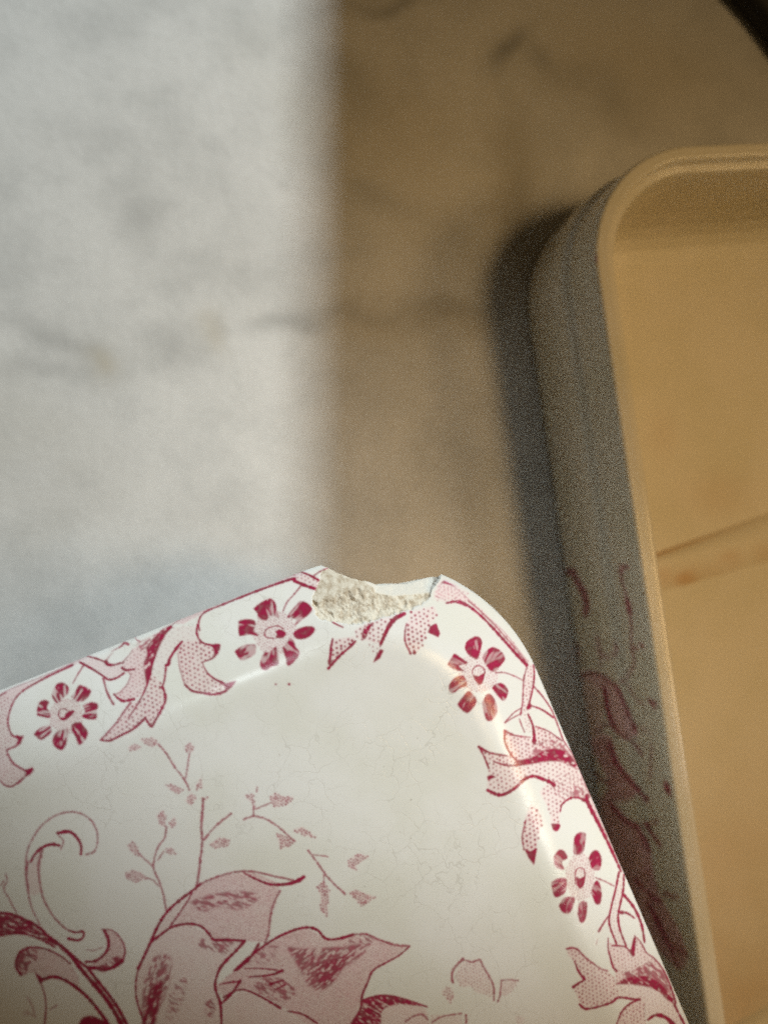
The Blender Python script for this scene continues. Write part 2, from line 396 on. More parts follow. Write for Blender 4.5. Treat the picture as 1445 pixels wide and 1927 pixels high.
flower('E', (365, 740), [
    [(268,580),(280,535),(330,500),(365,500),(388,535),(375,600),(355,655),(320,640),(290,620)],
    [(390,650),(410,600),(460,570),(520,600),(543,650),(520,690),(470,740),(430,720)],
    [(150,690),(180,640),(200,615),(240,640),(290,680),(230,700),(270,735),(200,725)],
    [(160,830),(200,780),(260,765),(285,830),(240,850),(200,880),(165,875)],
    [(218,960),(260,900),(300,870),(350,930),(330,980),(285,1020),(235,985)],
    [(385,950),(420,890),(460,905),(490,980),(480,1040),(440,1075),(410,1055)],
    [(450,850),(480,820),(530,820),(565,870),(540,935),(500,915)]],
    140, [(320,755),(325,720),(362,696),(400,720),(405,750)], [(320,755),(360,768),(405,745),(395,800),(370,830),(335,792)], [(480,745),(540,745),(610,770),(670,800)], light=.4)
flower('F', (775, 645), [
    [(740,400),(770,375),(810,385),(805,450),(790,500),(740,510),(735,450)],
    [(825,530),(850,490),(880,485),(905,530),(895,600),(850,600),(835,570)],
    [(615,520),(650,480),(680,490),(700,530),(665,555),(680,600),(640,595),(620,570)],
    [(600,680),(640,655),(690,655),(695,700),(680,745),(630,770),(610,740)],
    [(645,820),(680,770),(740,770),(735,820),(710,865),(670,860)],
    [(760,870),(770,800),(815,800),(815,870),(800,915),(775,920)],
    [(840,740),(860,680),(885,670),(905,730),(900,800),(870,810)]],
    105, [(748,690),(745,630),(755,600),(778,590),(800,605),(805,650)], [(750,640),(775,655),(803,640),(800,690),(775,718),(755,690)], [(870,650),(920,670),(980,700)], ell=(.85, 1.4), light=.35)

# --- left end scroll leaf
fill('A2', [(110,620),(105,800),(160,890),(295,885),(250,975),(100,1055),(95,1090),(130,1180),(190,1250),(300,1315),(410,1280),(370,1370),(290,1410),(140,1520),(60,1500),(0,1440),(-250,1300),(-200,500),(0,400),(150,420)], .45, 7.0, 1.4, .7)
line('A2', [(120,830),(98,720),(110,620),(150,500),(210,400),(300,320),(450,230),(600,150),(750,80),(900,10)], 3, 4.5, .9)
line('A2', [(-60,425),(0,390),(80,350)], 5, 2, .8)
line('A2', [(120,830),(160,890),(220,895)], 3, 4); line('A2', [(260,970),(190,1020),(100,1055),(85,1080),(130,1180),(190,1250),(300,1312)], 3, 4, .85)
line('A2', [(290,1410),(220,1470),(140,1515),(60,1500),(0,1440)], 5, 2.5, .9)
solid('A2', [(150,885),(220,895),(295,883),(270,945),(235,990),(190,1000),(225,935)]); solid('A2', [(280,1310),(340,1300),(400,1275),(422,1310),(370,1372),(285,1412),(320,1350)])
fill('A', [(0,612),(150,560),(390,448),(380,468),(250,528),(110,600),(30,680),(0,690)], .55, 5, 1, .3, sm=False)

# --- upper border, middle leaf
fill('B', [(0,300),(90,268),(230,325),(280,350),(370,330),(400,410),(270,480),(200,430),(60,350)], .4, 6, 1.1, .45)
line('B', [(0,320),(110,380),(220,450),(260,478),(330,465),(400,420)], 4.5, 4); line('B', [(60,262),(160,290),(230,320),(270,350),(330,340),(372,325)], 3, 3.5)
solid('B', [(215,310),(245,290),(265,330),(330,338),(280,362),(235,350)]); line('B', [(240,310),(270,265),(300,235)], 3, 1.5, .6); line('B', [(290,220),(370,180),(405,145),(440,158)], 1.5, 5, .8)
line('B', [(500,90),(520,120),(545,130)], 2, 3, .7)
line('B', [(215,470),(240,570),(270,640),(305,700)], 4, 4.5, .85)
fill('B', [(385,340),(460,250),(480,200),(560,160),(640,120),(720,50),(820,0),(760,90),(710,200),(665,330),(640,430),(600,560),(520,650),(400,670),(330,615),(430,520),(460,440),(400,400)], .55, 7.5, 1.5, .65)
hatch('B', [(600,190),(660,110),(740,30),(825,-10),(770,90),(715,200),(670,330),(645,430),(610,540),(590,440),(580,330),(610,250)], .82, ang=-60)
hatch('B', [(510,150),(640,90),(700,60),(640,160),(600,200),(560,210)], .35, ang=-30)
line('B', [(825,0),(745,90),(700,200),(660,330),(640,430),(605,540),(560,640),(500,740),(440,830)], 6, 2.5)
line('B', [(385,330),(420,285),(450,255),(480,205)], 3, 1.5, .8); line('B', [(385,372),(420,392),(495,384)], 5, 4); line('B', [(450,415),(460,450),(430,520),(370,590),(315,612)], 2, 2.5, .7); line('B', [(312,612),(350,650),(400,672),(490,655)], 4, 6)
fill('B', [(460,690),(560,650),(620,560),(650,440),(760,540),(775,670),(740,750),(690,840),(650,905),(610,850),(590,820),(480,930),(380,980),(270,1030),(190,1025),(300,910)], .5, 8.8, 2.1, .8)
fill('B', [(820,0),(1070,0),(1080,115),(925,135),(830,250),(780,360),(770,470),(745,540),(650,440),(680,330),(720,200)], .22, 10, 1.3, .4)
line('B', [(460,690),(400,770),(340,860),(270,940),(190,1025)], 3.5, 3, .85)
line('B', [(190,1025),(270,1032),(380,980),(480,930),(570,850),(592,822)], 3.5, 5); line('B', [(592,822),(612,855),(650,903),(690,840),(740,750),(775,670),(770,600),(748,542)], 4, 5)
line('B', [(722,545),(748,542),(770,470),(782,355)], 3.5, 4); line('B', [(780,350),(805,335),(820,280),(880,190),(928,132)], 6, 5)
fill('B', [(1080,115),(1190,165),(1275,160),(1220,270),(1110,320),(1160,420),(1300,510),(1425,488),(1310,590),(1220,612),(1020,580),(940,500),(910,400),(885,250),(925,140)], .48, 8.8, 2.0, .85)
line('B', [(1070,-20),(1060,50),(1085,115),(1130,152),(1190,165)], 4, 4); line('B', [(1250,235),(1200,285),(1110,322)], 4, 2.5); line('B', [(1110,322),(1135,380),(1165,425),(1220,470),(1300,510)], 2, 5)
line('B', [(1330,580),(1220,612),(1120,600),(1020,580),(955,525)], 5, 4); line('B', [(955,525),(925,440),(905,360),(890,240)], 3, 1.6, .65)
solid('B', [(1180,160),(1250,150),(1278,160),(1270,212),(1215,268),(1215,205)]); solid('B', [(1240,485),(1310,515),(1425,486),(1375,550),(1310,592),(1322,545)])
# --- rim line towards the chip
line('A', [(905,330),(900,300),(908,268),(935,242),(1000,215),(1150,155),(1300,102),(1335,95)], 3, 5.5)
fill('A', [(770,300),(900,235),(1100,150),(1250,95),(1345,62),(1335,92),(1150,150),(1000,210),(900,262),(830,300)], .62, 5, 1.0, .35, sm=False)
line('A', [(770,310),(830,270),(900,238)], 2.5, 1.5, .6); line('A', [(0,622),(60,590),(200,535),(380,452)], 2, 2, .55); line('A', [(930,228),(1100,158),(1330,75)], 1.6, 1.6, .5)
fill('D', [(-20,150),(90,190),(190,240),(160,312),(60,275),(-30,240)], .45, 8, 1.8, .75)
line('D', [(-30,240),(60,278),(158,310)], 6, 7); line('D', [(-40,140),(90,188),(192,242)], 3.5, 4.5); line('D', [(140,195),(200,155),(262,130)], 3, 3, .8)
# --- under the chip
line('D', [(300,592),(340,615),(385,635)], 3.5, 3)
fill('D', [(285,740),(480,715),(490,750),(430,810),(350,870),(265,975),(275,850)], .45, 9.0, 2.4, .9, sm=False)
line('D', [(298,735),(285,800),(280,860),(270,950)], 4.5, 5.5); line('D', [(262,985),(360,875),(430,815),(490,755)], 5.5, 5)
fill('D', [(485,660),(570,610),(640,590),(800,545),(760,640),(720,720),(700,780),(620,760),(560,740),(500,730)], .35, 9.0, 2.2, .8)
hatch('D', [(560,640),(650,590),(620,640),(600,680),(570,740),(545,720)], .9); line('D', [(905,520),(830,560),(780,620),(740,700),(705,780)], 9, 6)
solid('D', [(640,940),(662,885),(700,820),(732,830),(700,900)]); fill('D', [(600,780),(700,790),(720,830),(650,860)], .1, 8, 1.6, .7)
fill('D', [(960,500),(1060,480),(1160,460),(1180,540),(1140,600),(1100,680),(1060,780),(1000,862),(950,850),(915,760),(910,680),(930,600)], .45, 9.0, 2.4, .9)
line('D', [(925,600),(912,680),(915,760),(955,850)], 2.5, 4.5, .85); solid('D', [(1125,625),(1150,612),(1180,598),(1212,690),(1195,722),(1105,680)]); stamp(INK, 560+992/4.516, 1040+852/4.516, 3.6, .95)
fill('D', [(1150,345),(1215,250),(1250,235),(1445,330),(1445,430),(1350,415),(1270,430),(1160,400)], .28, 8.5, 1.9, .6, sm=False)
solid('D', [(1215,262),(1245,228),(1375,298),(1300,278)]); line('D', [(1265,432),(1340,418),(1445,455)], 4.5, 5)
# --- corner and right border
line('E', [(145,270),(240,260),(300,295),(370,350),(450,430),(540,530),(620,620),(690,695)], 4.5, 6.5); line('E', [(290,255),(380,330),(480,430),(560,520),(630,600),(700,690)], 2.5, 3, .85)
fill('E', [(90,130),(240,190),(380,310),(520,450),(620,560),(720,690),(690,680),(540,520),(370,340),(290,260),(150,250),(60,230)], .5, 7, 1.6, .65, sm=False)
line('E', [(110,125),(200,165),(300,250),(400,345),(520,450),(600,545),(700,670)], 2.0, 1.6, .6)
fill('E', [(690,700),(735,690),(740,760),(725,890),(705,960),(660,1000),(660,880),(672,790)], .4, 7, 1.7, .7)
line('E', [(690,705),(670,790),(665,880),(660,960),(648,1030)], 3, 3, .9); line('E', [(735,690),(741,750),(735,830),(720,900),(705,960)], 3.5, 4)
solid('E', [(685,985),(705,945),(725,960),(720,990),(690,1002)]); line('E', [(655,985),(600,1020),(540,1085)], 3, 3, .85); line('E', [(650,1025),(600,1050),(545,1085)], 2.5, 2.5, .8)
line('E', [(640,1060),(658,1110),(675,1150)], 3, 3, .85); line('E', [(700,1030),(728,1095),(738,1150),(742,1225)], 4, 7); fill('E', [(655,1000),(700,990),(720,1100),(700,1160),(660,1060)], .25, 7, 1.5, .6)
line('E', [(740,840),(800,910),(860,1000),(900,1100),(938,1205)], 3.2, 3); line('E', [(720,970),(780,990),(830,1020),(870,1050)], 3.4, 4)
line('E', [(938,1205),(1000,1300),(1060,1420),(1118,1560)], 3, 3.5, .85)
fill('E', [(540,1140),(600,1165),(680,1175),(735,1200),(750,1110),(830,1140),(900,1190),(960,1250),(1010,1320),(1030,1380),(880,1345),(640,1372),(575,1300),(550,1220)], .55, 7.6, 1.9, .8)
line('E', [(540,1140),(543,1220),(585,1305),(630,1350)], 4, 4.5); line('E', [(540,1140),(610,1172),(715,1185)], 5, 2, .85); line('E', [(752,1112),(840,1145),(930,1210)], 2.5, 3)
hatch('E', [(610,1345),(720,1320),(800,1275),(900,1260),(985,1300),(1045,1405),(960,1368),(880,1348),(760,1362),(640,1378)], .85, ang=20)
hatch('E', [(760,1230),(860,1190),(950,1250),(1000,1320),(900,1290),(800,1290),(700,1330)], .4, ang=35)
fill('E', [(365,1250),(430,1290),(520,1312),(580,1305),(630,1362),(560,1378),(480,1368),(440,1350),(425,1395),(400,1330)], .5, 7.6, 2.0, .85, sm=False)
line('E', [(365,1250),(440,1290),(560,1312)], 4.5, 3); line('E', [(365,1250),(402,1320),(432,1395)], 3, 4); line('E', [(470,1352),(560,1376),(640,1372)], 3, 5)
fill('E', [(440,1362),(640,1378),(760,1368),(880,1348),(1000,1385),(1060,1450),(1120,1560),(1120,1600),(880,1590),(870,1500),(800,1470),(720,1450),(650,1490),(590,1540),(520,1575),(430,1560),(425,1480)], .46, 8.6, 1.9, .75)
line('E', [(425,1545),(500,1577),(560,1562),(620,1522),(680,1467),(740,1450),(800,1470),(850,1490),(875,1510)], 6, 7.5); solid('E', [(420,1450),(450,1438),(485,1455),(450,1468),(425,1480)])
fill('F', [(530,130),(570,90),(640,70),(800,140),(720,165),(670,200),(650,280),(650,350),(620,365),(600,320),(590,250),(560,190)], .48, 8.4, 1.9, .8)
fill('F', [(600,30),(780,20),(830,150),(700,160),(640,120)], .4, 8, 1.6, .6)
hatch('F', [(690,120),(760,90),(810,150),(740,160)], .35); solid('F', [(598,322),(652,325),(650,355),(632,370),(612,360)], .95, True)
line('F', [(655,250),(668,205),(720,168),(770,168),(822,195)], 3, 5.5); line('F', [(818,150),(822,195),(880,310),(940,430),(1000,560),(1022,612)], 8, 5)
line('F', [(770,0),(830,150),(900,310),(1000,520),(1045,630)], 1.6, 1.6, .6); fill('F', [(775,0),(840,150),(1045,620),(1020,610),(880,300),(820,180)], .5, 6, 1.2, .4, sm=False)
fill('F', [(480,200),(520,240),(545,310),(525,390),(510,470),(495,572),(470,540),(430,470),(425,400),(440,300)], .5, 8.6, 2.3, .9)
solid('F', [(438,475),(475,490),(517,468),(498,574),(466,535)]); line('F', [(448,300),(426,400),(436,480)], 2.5, 3.5, .8)
fill('F', [(1010,620),(1045,630),(1035,730),(1005,880),(1050,1060),(990,1050),(950,900),(985,740)], .3, 7, 1.3, .5)
line('F', [(1010,615),(990,720),(965,820),(950,900),(960,960),(995,1050)], 4, 4); line('F', [(1040,630),(1036,720),(1020,800),(1005,880),(1015,960),(1052,1060)], 4.5, 4)
line('F', [(1040,755),(1100,830),(1145,930),(1165,1040)], 6, 4.5); line('F', [(1020,860),(1060,865),(1105,895)], 6, 2.5); line('F', [(955,870),(920,920),(888,975)], 3, 5, .85); line('F', [(880,1020),(872,1055)], 1.5, 1.5, .5)
fill('F2', [(545,420),(640,460),(740,490),(810,590),(830,370),(900,430),(960,540),(1040,600),(1110,680),(1170,780),(1220,900),(1275,1110),(1200,1060),(1100,970),(960,910),(820,890),(640,890),(620,760),(570,600)], .5, 7.2, 1.5, .7, sm=False)
hatch('F2', [(620,890),(700,830),(800,800),(950,790),(1100,860),(1200,960),(1272,1060),(1272,1110),(1190,1060),(1100,980),(960,915),(820,890)], .85, ang=35)
hatch('F2', [(680,740),(800,740),(900,680),(1020,640),(1120,720),(1200,850),(1240,970),(1150,950),(950,800),(750,830)], .5, ang=40)
line('F2', [(545,380),(545,500),(570,600),(600,700),(640,745)], 2.5, 5); line('F2', [(590,465),(690,470),(745,490),(800,560)], 3.5, 3)
solid('F2', [(770,500),(790,510),(820,370),(850,372),(840,500),(830,590),(798,580)]); line('F2', [(832,358),(900,430),(960,540),(1040,600),(1110,680),(1170,780),(1220,900),(1272,1060),(1272,1110)], 2.5, 4)
fill('F2', [(95,500),(150,490),(220,510),(280,580),(350,640),(450,710),(545,740),(600,800),(640,890),(650,1030),(560,1090),(420,1140),(300,1160),(240,1110),(200,1000),(170,910),(270,850),(290,830),(230,760),(190,650),(110,570)], .48, 7.6, 1.8, .78, sm=False)
line('F2', [(95,500),(160,490),(220,515),(290,590),(370,650),(460,715),(545,742)], 4.5, 2.5, .85); line('F2', [(180,640),(220,740),(285,830)], 3, 5.5); line('F2', [(168,915),(220,875),(270,850)], 6, 3.5)
line('F2', [(235,1105),(290,1152),(380,1145),(500,1112),(590,1080),(650,1032),(740,1035),(820,1050),(890,1052)], 4.5, 5)
fill('F2', [(620,890),(820,890),(960,915),(1100,980),(1200,1060),(1270,1120),(1350,1290),(1380,1420),(1300,1420),(1240,1290),(1160,1210),(1050,1220),(960,1290),(940,1100),(890,1055),(740,1035),(650,1030)], .36, 8.2, 1.3, .55, sm=False)
fill('F2', [(640,1330),(650,1270),(700,1170),(780,1100),(870,1060),(940,1080),(940,1250),(980,1420),(640,1420)], .5, 7.6, 1.8, .8, sm=False)
line('F2', [(630,1340),(690,1190),(780,1100),(885,1052)], 3.5, 4); line('F2', [(975,1275),(1050,1225),(1130,1230),(1200,1268),(1260,1340)], 4, 11); line('F2', [(1265,1110),(1310,1200),(1362,1300),(1420,1420)], 4, 5)

# --- centre spray: scroll at the left
fill('G', [(165,720),(200,650),(235,640),(220,760),(225,860),(160,880),(148,800)], .35, 7, 1.3, .4)
dots('G', [(470,660),(512,645),(530,590),(525,530),(490,470),(430,435),(370,430),(300,450),(230,500),(180,570),(150,640),(140,720),(142,800),(155,880),(172,950),(200,1010),(215,1040)], 1.8, 1.9)
line('G', [(440,660),(440,610),(412,562),(372,536),(315,545)], 4.5, 6.5); line('G', [(320,612),(280,606),(232,622),(190,660),(165,705)], 6.5, 4); line('G', [(320,560),(345,588),(330,636)], 2.5, 2)
dots('G', [(150,700),(145,780),(155,870)], 2.6, 1.5)
dots('G', [(232,630),(215,700),(210,760),(220,830),(235,900),(260,950),(300,1010),(350,1060),(400,1085),(445,1085)], 2.0, 1.5); dots('G', [(222,640),(208,720),(214,800)], 2.4, 1.4, .7)
line('G2', [(780,790),(860,815),(930,800),(950,830),(930,885),(870,905),(770,885)], 3, 5)
fill('G2', [(1190,800),(1260,790),(1340,850),(1400,950),(1415,1050),(1390,1140),(1290,1210),(1100,1220),(1000,1190),(1100,1140),(1220,1000),(1230,900)], .55, 5.5, 1.5, .6)
line('G2', [(1185,800),(1228,900),(1222,1000),(1165,1080),(1080,1140),(970,1150)], 7, 5); line('G2', [(1150,780),(1260,790),(1340,850),(1400,950),(1415,1050),(1390,1140)], 2, 4); line('G2', [(1390,1130),(1290,1205),(1180,1238),(1080,1220),(1000,1215)], 8, 8)
hatch('G2', [(1270,1100),(1390,1080),(1380,1150),(1250,1210),(1080,1215),(1180,1170)], .7); line('G2', [(980,1010),(1060,1020),(1170,980)], 2, 2, .7)
hatch('G2', [(-300,560),(0,590),(150,610),(300,670),(430,740),(560,860),(640,950),(600,960),(480,900),(350,850),(200,830),(60,840),(-300,930)], .78, ang=20)
line('G2', [(-300,565),(0,595),(150,612),(300,680),(430,750),(560,870),(640,950)], 5, 6); line('G2', [(-200,900),(60,842),(200,828),(340,850),(480,905),(620,985)], 4, 4)
line('G2', [(560,870),(700,980),(800,1080),(900,1210),(1000,1330),(1130,1480),(1250,1640),(1370,1848),(1440,1980)], 7, 9); line('G2', [(740,1000),(880,1130),(1000,1230),(1100,1360),(1230,1520),(1340,1680),(1430,1848),(1500,1980)], 5, 7)
fill('G2', [(620,960),(760,1030),(1000,1250),(1230,1530),(1440,1860),(1370,1860),(1130,1490),(900,1220)], .3, 6, 1.2, .5)
line('G2', [(480,1350),(600,1320),(720,1350),(850,1430),(980,1540),(1100,1680),(1220,1848),(1290,1980)], 6.5, 7)
line('G2', [(240,1295),(188,1220),(188,1130),(230,1040),(330,990),(440,990),(560,1020),(680,1080),(800,1170)], 6, 3)
fill('G2', [(200,1220),(190,1130),(240,1040),(340,995),(440,995),(560,1025),(680,1085),(800,1170),(880,1290),(900,1420),(720,1345),(600,1315),(490,1345),(460,1400),(390,1270),(250,1290)], .5, 5.6, 1.4, .6, sm=False)
hatch('G2', [(195,1200),(200,1100),(270,1020),(400,1010),(420,1120),(330,1180),(300,1290),(230,1290)], .6); solid('G2', [(385,1250),(440,1385),(465,1415),(500,1350),(470,1320),(430,1290)])
line('G2', [(470,1410),(510,1540),(520,1680),(505,1848),(490,1960)], 2.5, 4, .85); line('G2', [(310,1550),(350,1620),(380,1700),(400,1780)], 3, 3, .45); line('G2', [(560,1700),(600,1670),(640,1645)], 2, 4, .6); line('G2', [(280,1680),(340,1740),(400,1770)], 3, 3, .4)
hatch('G2', [(880,1880),(930,1790),(1020,1760),(1120,1790),(1230,1860),(1230,1960),(880,1960)], .95)
dots('G2', [(65,150),(80,240),(40,320),(100,430),(150,530),(190,595)], 1.5, 1.7); dots('G2', [(10,280),(45,230)], 1.5, 1.6)
# --- little sprigs
for pts, r_ in (([(865,65),(910,120),(950,185),(1000,250),(1030,310)], 1.9), ([(1030,110),(1020,180),(1010,245)], 1.6), ([(1070,310),(1078,280)], 1.4), ([(1110,580),(1160,520),(1210,475),(1255,440)], 2.3), ([(905,970),(890,890),(870,820),(835,740),(840,680),(860,620),(895,570),(905,510)], 1.9),
               ([(835,730),(790,690),(750,650)], 1.5), ([(860,690),(890,645)], 1.6), ([(860,830),(830,800),(800,790)], 1.5)):
    dots('G', pts, r_, 1.8)
dots('G', [(1105,360),(1100,440),(1095,520),(1100,600),(1090,680),(1080,770),(1065,850)], 2.5, 1.25)
for pts in ([(695,75),(730,60),(775,75),(740,95),(705,98)], [(755,35),(830,20),(868,60),(820,78),(790,60)], [(1005,75),(1030,48),(1060,78),(1045,108),(1012,98)], [(898,280),(940,280),(995,310),(970,330),(920,308)], [(1062,285),(1095,238),(1105,290),(1078,308)],
            [(1005,370),(1040,318),(1072,350),(1040,398)], [(1088,348),(1138,350),(1110,378)], [(1135,608),(1190,568),(1250,578),(1240,618),(1170,628)], [(850,450),(880,418),(905,450),(895,512),(870,503)], [(912,490),(950,453),(960,500),(930,522)],
            [(692,610),(720,588),(748,620),(768,672),(735,662),(703,640)], [(890,635),(930,618),(958,655),(920,665)], [(678,760),(720,743),(770,758),(805,792),(740,812),(688,792)]):
    fill('G', pts, .42, 5.0, 1.6, .85, sm=False)
for pts, r_ in (([(595,405),(640,390),(690,400),(750,435),(790,470),(830,505)], 2.0), ([(640,360),(680,345),(725,325)], 1.6), ([(640,385),(640,340)], 1.6), ([(895,550),(940,610),(975,660),(1020,710),(1070,755)], 2.1), ([(920,570),(990,580)], 1.4), ([(658,255),(656,275)], 1.6), ([(970,665),(968,720)], 1.5)):
    dots('H', pts, r_, 1.7)
for pts in ([(715,300),(745,278),(780,298),(828,298),(800,338),(735,348)], [(592,290),(640,283),(648,350),(625,325)], [(825,455),(870,438),(938,492),(880,482)], [(748,470),(790,480),(838,508),(800,532),(765,548)],
            [(1080,600),(1130,563),(1184,578),(1120,620),(1128,648),(1088,630)], [(938,720),(970,690),(998,740),(988,810),(988,865),(950,830),(955,770)], [(1080,750),(1120,733),(1172,755),(1212,768),(1145,812),(1118,782)]):
    fill('H', pts, .42, 5.2, 1.8, .85, sm=False)
# --- big leaves
fill('H', [(375,715),(500,665),(640,650),(750,700),(765,740),(720,870),(695,985),(600,975),(455,970),(390,905),(260,910),(350,750)], .55, 5.4, 1.35, .62, sm=False)
hatch('H', [(340,790),(430,760),(560,740),(670,760),(620,815),(560,830),(470,815),(400,840)], .42, ang=15, fade=8)
fill('H', [(160,990),(240,840),(350,750),(260,910)], .35, 5.6, 1.2, .5, sm=False)
fill('H', [(100,1105),(150,990),(260,910),(330,895),(430,940),(600,975),(520,1060),(470,1130),(460,1190),(490,1270),(490,1420),(130,1420),(85,1200)], .38, 6.0, 1.2, .5, sm=False)
hatch('H', [(170,1050),(240,1040),(260,1120),(230,1220),(190,1330),(120,1320),(130,1150)], .45, ang=-60, fade=10); hatch('H', [(150,1200),(215,1160),(205,1260),(160,1420),(115,1380)], .8, ang=-60, fade=6); hatch('H', [(400,960),(580,975),(520,1040),(440,1020),(380,1000)], .35, fade=6)
hatch('H', [(250,1180),(330,1150),(300,1280),(230,1363)], .2, fade=8); hatch('H', [(410,1260),(460,1250),(455,1330),(420,1320)], .5, fade=4)
fill('H', [(550,1115),(680,1005),(830,925),(890,912),(980,965),(1110,945),(1240,975),(1365,1002),(1260,1080),(1200,1115),(1150,1230),(1110,1363),(1080,1420),(960,1420),(800,1300),(700,1240),(600,1200),(500,1240),(460,1190)], .58, 5.2, 1.4, .62, sm=False)
fill('H', [(500,1250),(600,1205),(700,1245),(800,1305),(950,1420),(500,1420)], .42, 5.6, 1.2, .5, sm=False)
hatch('H', [(790,1000),(900,1010),(1050,1000),(1190,985),(1130,1060),(1020,1130),(980,1210),(900,1190),(850,1100)], .5, ang=-40, fade=8); hatch('H', [(930,1080),(1090,1040),(1050,1120),(990,1190),(930,1160)], .72, ang=-40, fade=6); hatch('H', [(690,1140),(790,1160),(840,1220),(760,1260),(640,1200)], .4, fade=5)
hatch('H', [(1100,945),(1200,960),(1180,1000),(1090,985)], .4, fade=4); hatch('H', [(580,1080),(680,1010),(760,1000),(700,1080)], .3, fade=6)
dots('H', [(375,715),(430,690),(500,665),(570,650),(640,650),(690,660),(750,675),(825,690)], 2.1, 1.4); line('H', [(595,655),(650,685),(720,710),(800,708),(850,692),(876,675)], 3, 8); dots('H', [(765,740),(735,800),(718,870),(710,940),(692,990)], 2.3, 1.4)
line('H', [(100,1105),(150,1000),(190,910),(235,840),(300,780),(360,735),(392,708)], 6, 5); line('H', [(240,920),(290,850),(330,790),(352,748)], 3.5, 3); line('H', [(150,992),(200,950),(260,910),(330,895),(390,905),(430,940),(455,970),(520,970),(600,975)], 4.5, 6)
line('H', [(600,975),(560,1020),(520,1060),(480,1110),(460,1190),(485,1270),(490,1363),(492,1440)], 5.5, 6); line('H', [(100,1105),(88,1180),(95,1260),(130,1363)], 3, 4.5)
line('H', [(550,1115),(610,1060),(680,1005),(750,960),(830,925),(890,912),(940,925),(980,965),(1040,965),(1110,945)], 5, 5.5); dots('H', [(1110,945),(1170,945),(1240,975),(1310,995),(1370,1000)], 2.4, 1.25); line('H', [(1370,1003),(1320,1045),(1260,1078),(1200,1115),(1175,1170),(1150,1230),(1140,1300),(1105,1363),(1080,1420)], 3, 6)
for p, a, b in (([(560,1110),(620,1060),(665,990)], 7, 5), ([(600,1105),(680,1105),(750,1112)], 2.5, 3.5), ([(620,1145),(720,1135),(775,1115)], 3, 6), ([(480,1180),(530,1170),(580,1165)], 3, 5), ([(500,1240),(550,1212),(600,1205),(680,1240),(765,1290)], 4, 5),
                ([(490,1270),(540,1220),(578,1163)], 5, 6), ([(720,1178),(780,1160)], 6, 4), ([(740,1205),(790,1180)], 3, 4), ([(800,1305),(870,1320),(940,1363)], 3.5, 4.5)):
    line('H', p, a, b)
hatch('I', [(300,590),(400,560),(500,560),(620,590),(730,632),(600,622),(500,625),(430,670),(400,800),(200,800),(270,660)], .82, ang=30); fill('I', [(440,660),(500,622),(700,640),(740,700),(720,800),(400,800)], .42, 6, 1.2, .5)
line('I', [(300,590),(400,560),(500,562),(620,595),(735,635)], 4, 3)
dots('I', [(590,735),(640,700),(700,685),(740,720)], 2.2, 1.5); dots('I', [(770,740),(830,705),(900,690),(970,680)], 1.8, 1.8); dots('I', [(1000,690),(1002,745)], 2, 1.5)
dots('I', [(910,470),(905,410),(930,360),(980,310)], 2.6, 1.5); dots('I', [(980,310),(1040,330),(1090,315),(1110,345),(1140,400),(1175,460),(1190,520),(1190,590)], 2.0, 1.7)
fill('I', [(925,420),(980,330),(1100,330),(1170,460),(1185,560),(1130,550),(1070,540),(1040,500),(960,490)], .32, 6.2, 1.3, .6); dots('I', [(1240,460),(1230,560),(1215,600)], 2, 1.7); dots('I', [(1240,455),(1300,450),(1355,455)], 1.6, 1.9); fill('I', [(1245,460),(1350,455),(1300,540),(1240,550)], .25, 5.5, 1.2, .5)
fill('I', [(830,530),(880,495),(922,550),(892,608),(860,570)], .32, 5.5, 1.7, .75); fill('I', [(1330,700),(1390,700),(1390,748),(1350,748)], .2, 6, 1.2, .4); fill('I', [(760,690),(960,690),(940,800),(760,800)], .25, 7, 1.2, .4)
stamp(INK, 519, 1288, 2.0, .8); stamp(INK, 544, 1288, 2.6, .9)

INK = np.clip(blur(INK, 1)*1.08, 0, 1)
TINT = np.clip(np.maximum(blur(TINT, 2), 0.55*blur(INK, 5)), 0, 1)

def sample(A, P):
    x = P[:, 0]-X0; y = P[:, 1]-Y0
    ok = (x > 1) & (y > 1) & (x < RW-2) & (y < RH-2)
    x = np.clip(x, 0, RW-2.001); y = np.clip(y, 0, RH-2.001); i = y.astype(int); j = x.astype(int); fx = x-j; fy = y-i
    return ok, (A[i, j]*(1-fx)*(1-fy)+A[i, j+1]*fx*(1-fy)+A[i+1, j]*(1-fx)*fy+A[i+1, j+1]*fx*fy)*ok

# ------------------------------------------------------------------ chipped lid
LZ = 0.0700                                   # top of the lid over the marble
LE = LZ-0.0054                                # level of its outer edge
W_, L_, R_ = 0.134, 0.222, 0.0332
pa, pb = unproj((0, 1300), LE), unproj((560, 1079), LE)
pc, pd = unproj((1006, 1250), LE), unproj((1292, 1915), LE)
da = (pa-pb)[:2]; da /= np.linalg.norm(da)    # along the short edge, away from the chipped corner
db = (pd-pc)[:2]; db /= np.linalg.norm(db)    # along the long edge
tt = np.linalg.solve(np.array([da, -db]).T, pc[:2]-pb[:2])
corner = pb[:2]+da*tt[0]
def lid_world(a, b, z):
    return np.stack([corner[0]+a*da[0]+b*db[0], corner[1]+a*da[1]+b*db[1], z], -1)
def lid_ab(x, y):
    m_ = np.linalg.inv(np.array([da, db]).T)
    return m_ @ (np.array([x, y])-corner)
FINE = 0.000128
def samples(lo, hi, f0, f1, fine, coarse):
    out = [lo]
    while out[-1] < hi-1e-9:
        st = fine if f0 <= out[-1] < f1 else coarse
        out.append(out[-1]+st)
    out = np.array(out); return lo+(out-lo)*(hi-lo)/(out[-1]-lo)
sa = samples(R_, W_-R_, 0, 0.100, FINE, 0.0012)       # samples along the short straight edge
sb = samples(R_, L_-R_, 0, 0.112, FINE, 0.0012)
